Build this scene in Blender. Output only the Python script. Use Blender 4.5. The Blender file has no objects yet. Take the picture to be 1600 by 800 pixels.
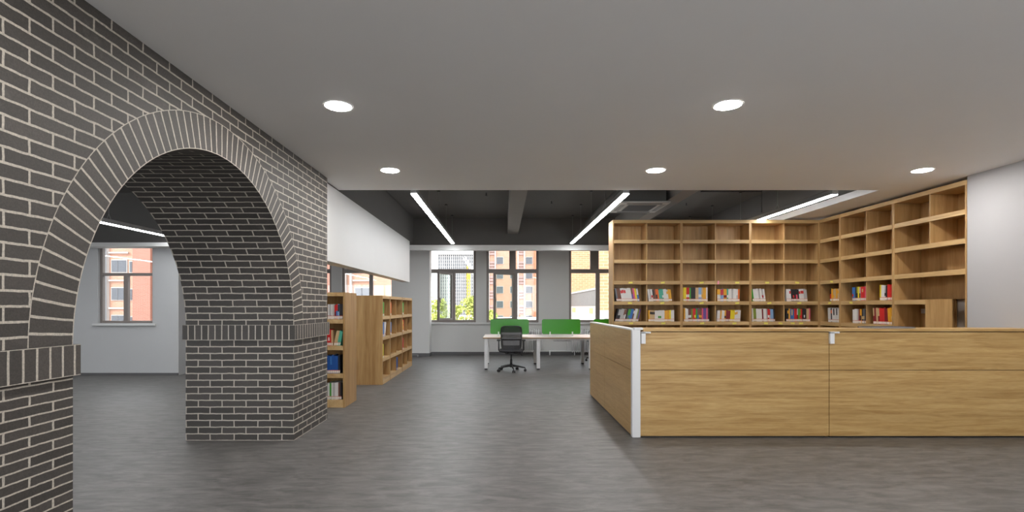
import bpy, math, random
from mathutils import Vector, Matrix
random.seed(7)
C = bpy.context.scene.collection
SC = bpy.context.scene
PI = math.pi

# ------------------------------------------------------------------ camera, world, sun, exposure
cd = bpy.data.cameras.new('camera'); cam = bpy.data.objects.new('camera', cd); C.objects.link(cam)
cam.location = (0, 0, 1.40); cam.rotation_euler = (PI/2, 0, 0)
cd.sensor_width = 36; cd.lens = 805/1600*36; cd.shift_x = 15/1600; cd.shift_y = 79/1600
cd.clip_start = 0.05; cd.clip_end = 2000
SC.camera = cam
SC.view_settings.view_transform = 'Standard'; SC.view_settings.look = 'None'
SC.view_settings.gamma = 1; SC.view_settings.use_curve_mapping = False
SC.view_settings.exposure = 1.5
w = bpy.data.worlds.new('world'); SC.world = w; w.use_nodes = True
bg = w.node_tree.nodes['Background']; bg.inputs[0].default_value = (0.93, 0.96, 1, 1); bg.inputs[1].default_value = 1.9
sd = bpy.data.lights.new('sun', 'SUN'); sd.energy = 0.9; sd.angle = 0.01; sd.color = (1, .95, .87)
sun = bpy.data.objects.new('sun', sd); C.objects.link(sun); sun.rotation_euler = (math.radians(52), 0, math.radians(-28))
DOWN = 88.0     # downlight disc radiance
LINE = 16.0      # linear pendant radiance
try:
    SC.cycles.max_bounces = 10; SC.cycles.diffuse_bounces = 6; SC.cycles.transparent_max_bounces = 12
    SC.cycles.sample_clamp_indirect = 6; SC.cycles.caustics_reflective = False; SC.cycles.caustics_refractive = False
except Exception: pass

# ------------------------------------------------------------------ materials
def srgb(r, g, b):
    f = lambda c: (c/255/12.92) if c/255 <= .04045 else ((c/255+.055)/1.055)**2.4
    return (f(r), f(g), f(b), 1)
_M = {}
def new_mat(name):
    m = bpy.data.materials.new(name); m.use_nodes = True
    nt = m.node_tree; b = nt.nodes['Principled BSDF']
    return m, nt, b
def N(nt, t, **kw):
    n = nt.nodes.new(t)
    for k, v in kw.items(): setattr(n, k, v)
    return n
def plain(name, col, rough=.5, metal=0, spec=.5, var=.05, scale=30, bump=0):
    """procedural: a faint noise varies colour and roughness"""
    if name in _M: return _M[name]
    m, nt, b = new_mat(name)
    tc = N(nt, 'ShaderNodeTexCoord'); no = N(nt, 'ShaderNodeTexNoise'); no.inputs['Scale'].default_value = scale
    nt.links.new(tc.outputs['Object'], no.inputs['Vector'])
    mx = N(nt, 'ShaderNodeMix', data_type='RGBA')
    mx.inputs[6].default_value = tuple(c*(1-var) for c in col[:3])+(1,); mx.inputs[7].default_value = tuple(min(1, c*(1+var)) for c in col[:3])+(1,)
    nt.links.new(no.outputs['Fac'], mx.inputs[0]); nt.links.new(mx.outputs[2], b.inputs['Base Color'])
    b.inputs['Roughness'].default_value = rough; b.inputs['Metallic'].default_value = metal
    b.inputs['Specular IOR Level'].default_value = spec
    if bump:
        bp = N(nt, 'ShaderNodeBump'); bp.inputs['Strength'].default_value = bump; bp.inputs['Distance'].default_value = .002
        nt.links.new(no.outputs['Fac'], bp.inputs['Height']); nt.links.new(bp.outputs[0], b.inputs['Normal'])
    _M[name] = m; return m
def emit(name, col, s):
    if name in _M: return _M[name]
    m, nt, b = new_mat(name)
    b.inputs['Base Color'].default_value = (.8, .8, .8, 1)
    b.inputs['Emission Color'].default_value = col; b.inputs['Emission Strength'].default_value = s
    _M[name] = m; return m
def wood(name, c1, c2, c3, axis='Z', rough=.42, s=1.0):
    c1, c2, c3 = [tuple(v*k for v, k in zip(c[:3], (.84, .82, .79)))+(1,) for c in (c1, c2, c3)]
    m, nt, b = new_mat(name)
    tc = N(nt, 'ShaderNodeTexCoord'); geo = N(nt, 'ShaderNodeNewGeometry'); mp = N(nt, 'ShaderNodeMapping')
    sc = {'Z': (9, 9, .55), 'X': (.55, 9, 9), 'Y': (9, .55, 9)}[axis]
    mp.inputs['Scale'].default_value = tuple(v*s for v in sc)
    nt.links.new(geo.outputs['Position'], mp.inputs['Vector'])
    n1 = N(nt, 'ShaderNodeTexNoise'); n1.inputs['Scale'].default_value = 1.6; n1.inputs['Detail'].default_value = 5; n1.inputs['Distortion'].default_value = .7
    n2 = N(nt, 'ShaderNodeTexNoise'); n2.inputs['Scale'].default_value = 9; n2.inputs['Detail'].default_value = 4
    n3 = N(nt, 'ShaderNodeTexNoise'); n3.inputs['Scale'].default_value = .35; n3.inputs['Detail'].default_value = 2
    for n in (n1, n2, n3): nt.links.new(mp.outputs[0], n.inputs['Vector'])
    cr = N(nt, 'ShaderNodeValToRGB'); e = cr.color_ramp.elements
    e[0].position = .33; e[0].color = c1; e[1].position = .68; e[1].color = c3
    k = e.new(.5); k.color = c2
    nt.links.new(n1.outputs['Fac'], cr.inputs[0])
    cr2 = N(nt, 'ShaderNodeValToRGB'); f = cr2.color_ramp.elements
    f[0].position = .3; f[0].color = (.78, .74, .68, 1); f[1].position = .6; f[1].color = (1.04, 1.04, 1.04, 1)
    nt.links.new(n2.outputs['Fac'], cr2.inputs[0])
    mx = N(nt, 'ShaderNodeMix', data_type='RGBA', blend_type='MULTIPLY'); mx.inputs[0].default_value = .55
    nt.links.new(cr.outputs[0], mx.inputs[6]); nt.links.new(cr2.outputs[0], mx.inputs[7])
    cr3 = N(nt, 'ShaderNodeValToRGB'); g = cr3.color_ramp.elements
    g[0].position = .35; g[0].color = (.9, .88, .84, 1); g[1].position = .65; g[1].color = (1.05, 1.05, 1.04, 1)
    nt.links.new(n3.outputs['Fac'], cr3.inputs[0])
    my = N(nt, 'ShaderNodeMix', data_type='RGBA', blend_type='MULTIPLY'); my.inputs[0].default_value = 1
    nt.links.new(mx.outputs[2], my.inputs[6]); nt.links.new(cr3.outputs[0], my.inputs[7])
    nt.links.new(my.outputs[2], b.inputs['Base Color'])
    b.inputs['Roughness'].default_value = rough; b.inputs['Specular IOR Level'].default_value = .35
    bp = N(nt, 'ShaderNodeBump'); bp.inputs['Strength'].default_value = .12; bp.inputs['Distance'].default_value = .001
    nt.links.new(n2.outputs['Fac'], bp.inputs['Height']); nt.links.new(bp.outputs[0], b.inputs['Normal'])
    return m
def brick_mat(name, bw, rh, off, dark1, dark2, mortar, ms=.0062, wob=.010):
    m, nt, b = new_mat(name)
    uv = N(nt, 'ShaderNodeUVMap', uv_map='UVMap'); geo = N(nt, 'ShaderNodeNewGeometry')
    nz = N(nt, 'ShaderNodeTexNoise'); nz.inputs['Scale'].default_value = 14; nz.inputs['Detail'].default_value = 3
    nt.links.new(geo.outputs['Position'], nz.inputs['Vector'])
    sub = N(nt, 'ShaderNodeVectorMath', operation='SUBTRACT'); sub.inputs[1].default_value = (.5, .5, .5)
    nt.links.new(nz.outputs['Color'], sub.inputs[0])
    scl = N(nt, 'ShaderNodeVectorMath', operation='SCALE'); scl.inputs['Scale'].default_value = wob
    nt.links.new(sub.outputs[0], scl.inputs[0])
    add = N(nt, 'ShaderNodeVectorMath', operation='ADD')
    nt.links.new(uv.outputs[0], add.inputs[0]); nt.links.new(scl.outputs[0], add.inputs[1])
    bt = N(nt, 'ShaderNodeTexBrick'); bt.offset = off; bt.offset_frequency = 2; bt.squash = 1
    bt.inputs['Scale'].default_value = 1; bt.inputs['Brick Width'].default_value = bw; bt.inputs['Row Height'].default_value = rh
    bt.inputs['Mortar Size'].default_value = ms; bt.inputs['Mortar Smooth'].default_value = .12; bt.inputs['Bias'].default_value = -.1
    bt.inputs['Color1'].default_value = dark1; bt.inputs['Color2'].default_value = dark2; bt.inputs['Mortar'].default_value = mortar
    nt.links.new(add.outputs[0], bt.inputs['Vector'])
    # grit, chalky smears (efflorescence) and pinholes
    g = N(nt, 'ShaderNodeTexNoise'); g.inputs['Scale'].default_value = 130; g.inputs['Detail'].default_value = 4
    nt.links.new(geo.outputs['Position'], g.inputs['Vector'])
    gr = N(nt, 'ShaderNodeValToRGB'); gr.color_ramp.elements[0].position = .3; gr.color_ramp.elements[0].color = (.7, .7, .7, 1)
    gr.color_ramp.elements[1].position = .7; gr.color_ramp.elements[1].color = (1.25, 1.22, 1.2, 1)
    nt.links.new(g.outputs['Fac'], gr.inputs[0])
    m1 = N(nt, 'ShaderNodeMix', data_type='RGBA', blend_type='MULTIPLY'); m1.inputs[0].default_value = .8
    nt.links.new(bt.outputs['Color'], m1.inputs[6]); nt.links.new(gr.outputs[0], m1.inputs[7])
    s = N(nt, 'ShaderNodeTexNoise'); s.inputs['Scale'].default_value = 2.3; s.inputs['Detail'].default_value = 8; s.inputs['Roughness'].default_value = .72
    nt.links.new(geo.outputs['Position'], s.inputs['Vector'])
    sr = N(nt, 'ShaderNodeValToRGB'); sr.color_ramp.elements[0].position = .6; sr.color_ramp.elements[0].color = (0, 0, 0, 1)
    sr.color_ramp.elements[1].position = .82; sr.color_ramp.elements[1].color = (.35, .35, .35, 1)
    nt.links.new(s.outputs['Fac'], sr.inputs[0])
    m2 = N(nt, 'ShaderNodeMix', data_type='RGBA'); m2.inputs[7].default_value = srgb(150, 146, 140)
    nt.links.new(sr.outputs[0], m2.inputs[0]); nt.links.new(m1.outputs[2], m2.inputs[6])
    nt.links.new(m2.outputs[2], b.inputs['Base Color'])
    b.inputs['Roughness'].default_value = .6; b.inputs['Specular IOR Level'].default_value = .5
    ad = N(nt, 'ShaderNodeMath', operation='MULTIPLY_ADD'); ad.inputs[1].default_value = .25
    nt.links.new(g.outputs['Fac'], ad.inputs[0]); nt.links.new(bt.outputs['Fac'], ad.inputs[2])
    bp = N(nt, 'ShaderNodeBump'); bp.inputs['Strength'].default_value = .6; bp.inputs['Distance'].default_value = .004
    nt.links.new(ad.outputs[0], bp.inputs['Height']); nt.links.new(bp.outputs[0], b.inputs['Normal'])
    return m
def floor_mat():
    m, nt, b = new_mat('grey_vinyl_floor')
    geo = N(nt, 'ShaderNodeNewGeometry')
    mp = N(nt, 'ShaderNodeMapping'); mp.inputs['Scale'].default_value = (.7, 2.4, 1)
    nt.links.new(geo.outputs['Position'], mp.inputs['Vector'])
    a = N(nt, 'ShaderNodeTexNoise'); a.inputs['Scale'].default_value = 5.5; a.inputs['Detail'].default_value = 9; a.inputs['Roughness'].default_value = .68; a.inputs['Distortion'].default_value = .6
    c = N(nt, 'ShaderNodeTexNoise'); c.inputs['Scale'].default_value = .5; c.inputs['Detail'].default_value = 3
    nt.links.new(mp.outputs[0], a.inputs['Vector']); nt.links.new(geo.outputs['Position'], c.inputs['Vector'])
    r = N(nt, 'ShaderNodeValToRGB'); r.color_ramp.elements[0].position = .36; r.color_ramp.elements[0].color = srgb(70, 68, 66)
    r.color_ramp.elements[1].position = .64; r.color_ramp.elements[1].color = srgb(110, 107, 105)
    nt.links.new(a.outputs['Fac'], r.inputs[0])
    r2 = N(nt, 'ShaderNodeValToRGB'); r2.color_ramp.elements[0].color = (.92, .94, .96, 1); r2.color_ramp.elements[1].color = (1.08, 1.06, 1.04, 1)
    nt.links.new(c.outputs['Fac'], r2.inputs[0])
    mx = N(nt, 'ShaderNodeMix', data_type='RGBA', blend_type='MULTIPLY'); mx.inputs[0].default_value = 1
    nt.links.new(r.outputs[0], mx.inputs[6]); nt.links.new(r2.outputs[0], mx.inputs[7])
    nt.links.new(mx.outputs[2], b.inputs['Base Color'])
    mr = N(nt, 'ShaderNodeMapRange'); mr.inputs[3].default_value = .42; mr.inputs[4].default_value = .56
    nt.links.new(a.outputs['Fac'], mr.inputs[0]); nt.links.new(mr.outputs[0], b.inputs['Roughness'])
    b.inputs['Specular IOR Level'].default_value = .6
    bp = N(nt, 'ShaderNodeBump'); bp.inputs['Strength'].default_value = .08; bp.inputs['Distance'].default_value = .002
    nt.links.new(a.outputs['Fac'], bp.inputs['Height']); nt.links.new(bp.outputs[0], b.inputs['Normal'])
    return m
def glass_mat(name, tint=(1, 1, 1, 1), gl=.08):
    m, nt, b = new_mat(name); nt.nodes.remove(b)
    o = nt.nodes['Material Output']
    t = N(nt, 'ShaderNodeBsdfTransparent'); t.inputs[0].default_value = tint
    g = N(nt, 'ShaderNodeBsdfGlossy'); g.inputs['Roughness'].default_value = .02
    lw = N(nt, 'ShaderNodeLayerWeight'); lw.inputs[0].default_value = .35
    mu = N(nt, 'ShaderNodeMath', operation='MULTIPLY_ADD'); mu.inputs[1].default_value = .35; mu.inputs[2].default_value = gl*.4
    nt.links.new(lw.outputs['Fresnel'], mu.inputs[0])
    x = N(nt, 'ShaderNodeMixShader')
    nt.links.new(mu.outputs[0], x.inputs[0]); nt.links.new(t.outputs[0], x.inputs[1]); nt.links.new(g.outputs[0], x.inputs[2])
    nt.links.new(x.outputs[0], o.inputs[0]); return m

WALLM = plain('white_wall_paint', srgb(212, 212, 211), .65, var=.015, scale=3)
CEILM = plain('grey_white_ceiling_paint', srgb(240, 239, 238), .8, var=.015, scale=2)
DARKM = plain('dark_grey_ceiling_paint', srgb(88, 86, 84), .8, var=.06, scale=4)
BEAMM = plain('mid_grey_beam_paint', srgb(134, 130, 127), .8, var=.05, scale=4)
BASEM = plain('grey_baseboard', srgb(92, 92, 93), .5)
FLOORM = floor_mat()
BRICK = brick_mat('dark_grey_brick', .25, .07, .5, srgb(64, 61, 58), srgb(78, 74, 71), srgb(186, 179, 168))
BRICKR = brick_mat('dark_grey_brick_radial', .262, .07, 0, srgb(66, 63, 60), srgb(80, 76, 73), srgb(186, 179, 168), wob=.005)
OAKV = wood('light_oak_upright_grain', srgb(180, 142, 92), srgb(196, 158, 108), srgb(206, 170, 120), 'Z')
OAKX = wood('light_oak_long_grain', srgb(196, 162, 112), srgb(210, 176, 126), srgb(218, 188, 140), 'X')
OAKY = wood('light_oak_cross_grain', srgb(196, 162, 112), srgb(210, 176, 126), srgb(218, 188, 140), 'Y')
CASEV = wood('oak_case_upright_grain', srgb(164, 126, 80), srgb(180, 144, 96), srgb(192, 158, 110), 'Z')
CASEH = wood('oak_case_long_grain', srgb(200, 164, 116), srgb(212, 180, 132), srgb(222, 192, 146), 'Y')
PANX = wood('counter_oak', srgb(184, 147, 92), srgb(202, 168, 112), srgb(213, 181, 126), 'X', rough=.38, s=2.2)
PANY = wood('counter_oak_side', srgb(194, 158, 106), srgb(203, 170, 117), srgb(208, 176, 124), 'Y', rough=.38, s=2.2)
WHITEM = plain('white_powder_coated_metal', srgb(222, 223, 224), .35, var=.01)
WINM = plain('grey_brown_window_aluminium', srgb(132, 123, 118), .4, var=.03)
GLASS = glass_mat('clear_window_glass')
SASHG = glass_mat('clear_sash_glass', (.9, .95, .92, 1))
BLACKP = plain('black_plastic', srgb(38, 38, 40), .45, var=.05)
BLACKF = plain('black_mesh_fabric', srgb(58, 58, 61), .8, var=.2, scale=200)
GREYP = plain('grey_plastic_slats', srgb(122, 122, 124), .5)
BLACKF.node_tree.nodes['Principled BSDF'].inputs['Alpha'].default_value = .72   # see-through weave
SEATF = plain('black_seat_fabric', srgb(50, 50, 53), .85, var=.15, scale=150)
CHROME = plain('chrome', srgb(190, 190, 192), .2, metal=1)
GREEN = plain('green_acrylic', srgb(50, 132, 22), .3, var=.02)
HOUSM = plain('silver_lamp_housing', srgb(150, 150, 150), .4, metal=.3)
DISC = emit('downlight_disc_glow', (1, .97, .93, 1), DOWN)
TUBE = emit('linear_lamp_glow', (.97, .985, 1, 1), LINE)
DESKTOP = plain('pale_laminate', srgb(226, 214, 206), .3, var=.01)
EDGEM = wood('desk_edge_oak', srgb(150, 110, 66), srgb(176, 134, 84), srgb(190, 150, 100), 'X')
RADM = plain('white_radiator_enamel', srgb(240, 240, 240), .4)
PAPER = plain('paper_pages', srgb(226, 220, 205), .9)
LABELW = plain('spine_sticker_white', srgb(222, 210, 200), .7)
LABELR = plain('spine_sticker_red', srgb(196, 84, 66), .7)
STICKY = plain('yellow_paper_label', srgb(226, 214, 96), .7)
PINKL = plain('pink_paper_label', srgb(236, 140, 170), .7)

# ------------------------------------------------------------------ mesh helpers
class MB:
    def __init__(s): s.v = []; s.f = []; s.m = []; s.uv = {}
    def quad(s, pts, mi=0, uv=None):
        n = len(s.v); s.v += [tuple(p) for p in pts]; s.f.append(tuple(range(n, n+len(pts)))); s.m.append(mi)
        if uv: s.uv[len(s.f)-1] = uv
        return s
    def box(s, x0, x1, y0, y1, z0, z1, mi=0):
        if x0 > x1: x0, x1 = x1, x0
        if y0 > y1: y0, y1 = y1, y0
        if z0 > z1: z0, z1 = z1, z0
        n = len(s.v)
        s.v += [(x0,y0,z0),(x1,y0,z0),(x1,y1,z0),(x0,y1,z0),(x0,y0,z1),(x1,y0,z1),(x1,y1,z1),(x0,y1,z1)]
        for q in ((3,2,1,0),(4,5,6,7),(0,1,5,4),(1,2,6,5),(2,3,7,6),(3,0,4,7)):
            s.f.append(tuple(n+i for i in q)); s.m.append(mi)
        return s
    def tube(s, pts, r, seg=10, mi=0, caps=True):
        pts = [Vector(p) for p in pts]; rr = r if isinstance(r, (list, tuple)) else [r]*len(pts)
        rings = []
        for i, p in enumerate(pts):
            d = (pts[min(i+1, len(pts)-1)]-pts[max(i-1, 0)]).normalized()
            u = d.cross(Vector((0, 0, 1)) if abs(d.z) < .95 else Vector((1, 0, 0))).normalized(); v = d.cross(u)
            n = len(s.v)
            for k in range(seg):
                a = 2*PI*k/seg; s.v.append(tuple(p+rr[i]*(math.cos(a)*u+math.sin(a)*v)))
            rings.append(n)
        for a, b in zip(rings, rings[1:]):
            for k in range(seg):
                j = (k+1) % seg; s.f.append((a+k, a+j, b+j, b+k)); s.m.append(mi)
        if caps:
            s.f.append(tuple(rings[0]+k for k in range(seg))[::-1]); s.m.append(mi)
            s.f.append(tuple(rings[-1]+k for k in range(seg))); s.m.append(mi)
        return s
    def prism(s, poly, axis, a, b, mi=0):
        """poly: 2-D outline; extruded along axis from a to b"""
        mk = {'Y': lambda p, t: (p[0], t, p[1]), 'X': lambda p, t: (t, p[0], p[1]), 'Z': lambda p, t: (p[0], p[1], t)}[axis]
        n = len(s.v); k = len(poly)
        s.v += [mk(p, a) for p in poly]+[mk(p, b) for p in poly]
        s.f.append(tuple(range(n, n+k))); s.m.append(mi); s.f.append(tuple(range(n+k, n+2*k))[::-1]); s.m.append(mi)
        for i in range(k):
            j = (i+1) % k; s.f.append((n+i, n+k+i, n+k+j, n+j)); s.m.append(mi)
        return s
    def build(s, name, mats, parent=None, smooth=False, bevel=0, loc=None):
        me = bpy.data.meshes.new(name); me.from_pydata(s.v, [], s.f)
        for m in (mats if isinstance(mats, (list, tuple)) else [mats]): me.materials.append(m)
        me.polygons.foreach_set('material_index', s.m)
        if s.uv:
            l = me.uv_layers.new(name='UVMap')
            for fi, uv in s.uv.items():
                for li, c in zip(me.polygons[fi].loop_indices, uv): l.data[li].uv = c
        if smooth: me.polygons.foreach_set('use_smooth', [True]*len(s.f))
        me.update()
        if not s.uv:
            import bmesh
            bm = bmesh.new(); bm.from_mesh(me); bmesh.ops.recalc_face_normals(bm, faces=bm.faces[:]); bm.to_mesh(me); bm.free()
        o = bpy.data.objects.new(name, me); C.objects.link(o)
        if parent is not None: o.parent = parent
        if loc: o.location = loc
        if bevel:
            b = o.modifiers.new('bevel', 'BEVEL'); b.width = bevel; b.segments = 2; b.limit_method = 'ANGLE'
        return o
def tag(o, label=None, cat=None, group=None, kind=None):
    for k, v in (('label', label), ('category', cat), ('group', group), ('kind', kind)):
        if v: o[k] = v
    return o
def thing(name, loc, label, cat, group=None, rz=0):
    o = bpy.data.objects.new(name, None); C.objects.link(o); o.location = loc; o.rotation_euler = (0, 0, rz)
    return tag(o, label, cat, group)
def struct(name, mb, mat, parent=None, **kw):
    o = mb.build(name, mat, parent, **kw)
    if parent is None: o['kind'] = 'structure'
    return o
def children(o): return [c for c in bpy.data.objects if c.parent is o]
def dup(o, loc, label, kids=None):
    kids = kids if kids is not None else children(o)
    r = o.copy(); C.objects.link(r); r.location = loc; r['label'] = label
    for k in kids:
        c = k.copy(); C.objects.link(c); c.parent = r
        for g in children(k):
            d = g.copy(); C.objects.link(d); d.parent = c
    return r
def B(*a): return MB().box(*a)
ORD = 'first second third fourth fifth sixth seventh eighth ninth tenth eleventh twelfth thirteenth fourteenth fifteenth sixteenth seventeenth eighteenth'.split()

# ------------------------------------------------------------------ setting: floor, ceilings, walls
XW = -2.18      # face of the brick arcade
XB = -3.31      # its rear face
RX = 5.70       # right wall plane
BY = 14.9       # window wall
CZ = 3.0; DZ = 3.65
struct('floor', B(-14, 6.4, -3, BY+.3, -.15, 0), FLOORM)
struct('ceiling', B(-2.25, 6.4, -3, 7.08, CZ, CZ+.12), CEILM)
struct('ceiling', B(-14, 6.4, -3, 10.75, DZ, DZ+.15).box(-6.85, 6.4, 10.75, BY+.3, DZ, DZ+.15), DARKM)
struct('ceiling', B(5.18, 6.4, 7.081, 13.1, CZ, CZ+.10), CEILM)
struct('trim_1', B(5.181, 6.4, 7.12, 13.1, CZ+.101, DZ), DARKM)
struct('trim_2', B(-2.25, 6.4, 7.0, 7.06, CZ+.121, DZ), DARKM)
# header wall over the free-standing bookcases
struct('wall_header', B(-2.45, -2.25, 6.42, 12.5, 1.99, 2.985), WALLM)
struct('trim_3', B(-2.45, -2.262, 6.42, 13.1, 2.986, DZ), DARKM)
# transverse beam before the window wall, white pelmet under it
struct('trim_4', B(-6.6, 6.4, 13.101, 13.4, 2.962, DZ), DARKM)
struct('trim_5', B(-6.6, 6.4, 13.06, 13.24, 2.83, 2.96), WALLM)
# long beams
struct('trim_6', B(.13, .40, 7.1, 13.1, 3.24, DZ), BEAMM)
struct('trim_7', B(2.86, 3.12, 7.1, 13.1, 3.24, DZ), BEAMM)
struct('trim_8', B(-9.3, -9.0, -3, 10.2, 3.3, DZ), BEAMM)
struct('trim_16', B(-5.6, -5.3, -3, 13.1, 3.35, DZ), BEAMM)
# right side
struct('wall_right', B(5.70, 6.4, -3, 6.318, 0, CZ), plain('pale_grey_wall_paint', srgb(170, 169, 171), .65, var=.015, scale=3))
struct('wall_right', B(6.12, 6.4, 6.32, BY+.3, 0, CZ), WALLM)
m = B(-14, -12, -3.2, -3, 0, DZ+.1).box(-4.6, -1.6, -3.2, -3, 0, DZ+.1).box(5.4, 6.4, -3.2, -3, 0, DZ+.1)
for a, b in ((-12, -4.6), (-1.6, 5.4)): m.box(a, b, -3.2, -3, 0, .12).box(a, b, -3.2, -3, 2.85, DZ+.1)  # wide openings added so daylight fills the room from behind
struct('wall_front', m, WALLM)
for i, (a, b) in enumerate(((-12, -4.6), (-1.6, 5.4))):       # unseen glazing added behind the camera to let in fill light
    m = B(a, b, -3.13, -3.07, .12, .18).box(a, b, -3.13, -3.07, 2.79, 2.85); k = round((b-a)/1.6)
    for j in range(k+1): m.box(a+(b-a-.06)*j/k, a+(b-a-.06)*j/k+.06, -3.13, -3.07, .18, 2.79)
    o = struct(f'window_{8+i}', m, WINM); B(a, b, -3.104, -3.096, .18, 2.79).build('window_pane', GLASS, o)
struct('wall_far_left', B(-14.2, -14, -3, 10.75, 0, DZ+.1), WALLM)
# window wall with openings
WZ0, WZ1 = .94, 3.1
WINS = [(-6.46, -4.95), (-4.65, -3.14), (-2.28, -.77), (-.46, 1.05), (1.93, 3.44), (3.75, 5.26)]  # the last is a hidden window added for the light it gives
mb = MB(); x = -6.6
for a, b in WINS:
    mb.box(x, a, BY, BY+.3, 0, DZ); mb.box(a, b, BY, BY+.3, 0, WZ0); mb.box(a, b, BY, BY+.3, WZ1, DZ); x = b
mb.box(x, 6.4, BY, BY+.3, 0, DZ)
struct('wall_back', mb, WALLM)
struct('wall_column', B(-3.12, -2.05, 14.48, BY-.001, 0, DZ), WALLM)
# left room: its own window wall nearer the camera
mb = B(-14, -8.25, 10.5, 10.75, 0, DZ).box(-8.25, -7.13, 10.5, 10.75, 0, 1.06).box(-8.25, -7.13, 10.5, 10.75, 2.66, DZ).box(-7.13, -6.6, 10.5, 10.75, 0, DZ)
struct('wall_left_room', mb, plain('side_room_wall_paint', srgb(186, 187, 188), .65, var=.015, scale=3))
struct('wall_return', B(-6.85, -6.61, 10.751, BY+.3, 0, DZ), WALLM)
struct('trim_9', B(-14, -6.45, 10.2, 10.499, 2.66, DZ), DARKM)
struct('trim_10', B(-14, -6.45, 10.12, 10.499, 2.585, 2.659), WALLM)
struct('baseboard_left_room', B(-14, -6.6, 10.485, 10.499, 0, .05), BASEM)
struct('baseboard_back', B(-2.05, 6.1, BY-.016, BY-.001, 0, .09).box(-6.6, -3.12, BY-.016, BY-.001, 0, .09), BASEM)
struct('baseboard_column', B(-3.135, -2.035, 14.465, 14.479, 0, .09).box(-2.049, -2.035, 14.479, BY-.017, 0, .09), BASEM)
struct('trim_11', B(-2.05, 6.1, BY-.05, BY-.001, .885, .925), WALLM, bevel=.004)
struct('trim_12', B(-6.6, -3.12, BY-.05, BY-.001, .885, .925), WALLM, bevel=.004)
struct('trim_13', B(-8.33, -7.05, 10.45, 10.499, 1.01, 1.05), WALLM, bevel=.004)

# ------------------------------------------------------------------ brick arcade
def brick_wall():
    m = MB(); Yc, z0, ri, ro = 4.0, 1.178, 1.385, 1.636
    Yn, Yf, Y0, Y1, ZT = Yc-ri, Yc+ri, -3.0, 6.41, CZ-.001
    for X, fl in ((XW, 1), (XB, -1)):
        def q(pts, mi=0, uvf=None):
            uv = [uvf(p) if uvf else (p[0], p[1]) for p in pts]
            P = [(X, p[0], p[1]) for p in pts]
            if fl < 0: P = P[::-1]; uv = uv[::-1]
            m.quad(P, mi, uv)
        def rect(a, b, c, d): q([(a, c), (b, c), (b, d), (a, d)])
        q([(Y0, 0), (Yn, 0), (Yn, 1.06), (Y0, 1.06)], 0, lambda p: (p[0]*1.0, p[1]*.07/.047)); rect(Y0, Yn, 1.06, z0); rect(Yf, Y1, 0, z0)
        rect(Y0, Yc-ro, z0, ZT); rect(Yc+ro, Y1, z0, ZT)
        n = 96
        for i in range(n):
            t0, t1 = PI*i/n, PI*(i+1)/n
            P = lambda r, t: (Yc+r*math.cos(t), z0+r*math.sin(t))
            a, b, c, d = P(ri, t0), P(ro, t0), P(ro, t1), P(ri, t1)
            uv = [(0, t0*ri), (.262, t0*ri), (.262, t1*ri), (0, t1*ri)]
            pts = [a, b, c, d]; PP = [(X, p[0], p[1]) for p in pts]
            if fl < 0: PP = PP[::-1]; uv = uv[::-1]
            m.quad(PP, 1, uv)
            q([c, b, (b[0], ZT), (c[0], ZT)])
    # soffit of the arch and the two reveals
    n = 96
    for i in range(n):
        t0, t1 = PI*i/n, PI*(i+1)/n
        P = lambda r, t, X: (X, Yc+r*math.cos(t), z0+r*math.sin(t))
        m.quad([P(ri, t0, XW), P(ri, t1, XW), P(ri, t1, XB), P(ri, t0, XB)], 0,
               [(0, z0+t0*ri), (0, z0+t1*ri), (XB-XW, z0+t1*ri), (XB-XW, z0+t0*ri)])
    for Y, s in ((Yn, -1), (Yf, 1)):
        m.quad([(XW, Y, 0), (XB, Y, 0), (XB, Y, z0), (XW, Y, z0)][::-s], 0, [(0, 0), (XB-XW, 0), (XB-XW, z0), (0, z0)][::-s])
    m.quad([(XB, Y1, 0), (XW, Y1, 0), (XW, Y1, ZT), (XB, Y1, ZT)], 0, [(XB, 0), (XW, 0), (XW, ZT), (XB, ZT)])
    m.quad([(XW, Y0, ZT), (XW, Y1, ZT), (XB, Y1, ZT), (XB, Y0, ZT)], 0, [(0, 0), (0, 1), (1, 1), (1, 0)])
    m.quad([(XW, Y0, 0), (XB, Y0, 0), (XB, Y0, ZT), (XW, Y0, ZT)], 0, [(0, 0), (1, 0), (1, 3), (0, 3)])
    o = struct('wall_left', m, [BRICK, BRICKR])
    # projecting soldier course round each pier
    for a, b in ((Y0, Yn), (Yf, Y1)):
        m = MB(); e = .022; x0, x1, y0, y1, c, d = XB-e, XW+e, a-(e if a > 0 else 0), b+e, 1.052, 1.208
        U = lambda z: (z-c)/(d-c)*.262
        def side(p, qq, off):
            L = math.dist(p, qq)
            m.quad([(p[0], p[1], c), (qq[0], qq[1], c), (qq[0], qq[1], d), (p[0], p[1], d)], 0, [(U(c), off), (U(c), off+L), (U(d), off+L), (U(d), off)])
        side((x1, y0), (x1, y1), 0); side((x1, y1), (x0, y1), .01); side((x0, y1), (x0, y0), 0); side((x0, y0), (x1, y0), .01)
        for z in (c, d):
            m.quad([(x0, y0, z), (x1, y0, z), (x1, y1, z), (x0, y1, z)], 0, [(.05, .02)]*4)
        struct('trim_14' if a < 0 else 'trim_15', m, BRICKR)
    # dark plaster above the arcade
    struct('wall_upper', B(XB, -2.255, -3, 6.41, CZ+.001, DZ), DARKM)
brick_wall()

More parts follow.
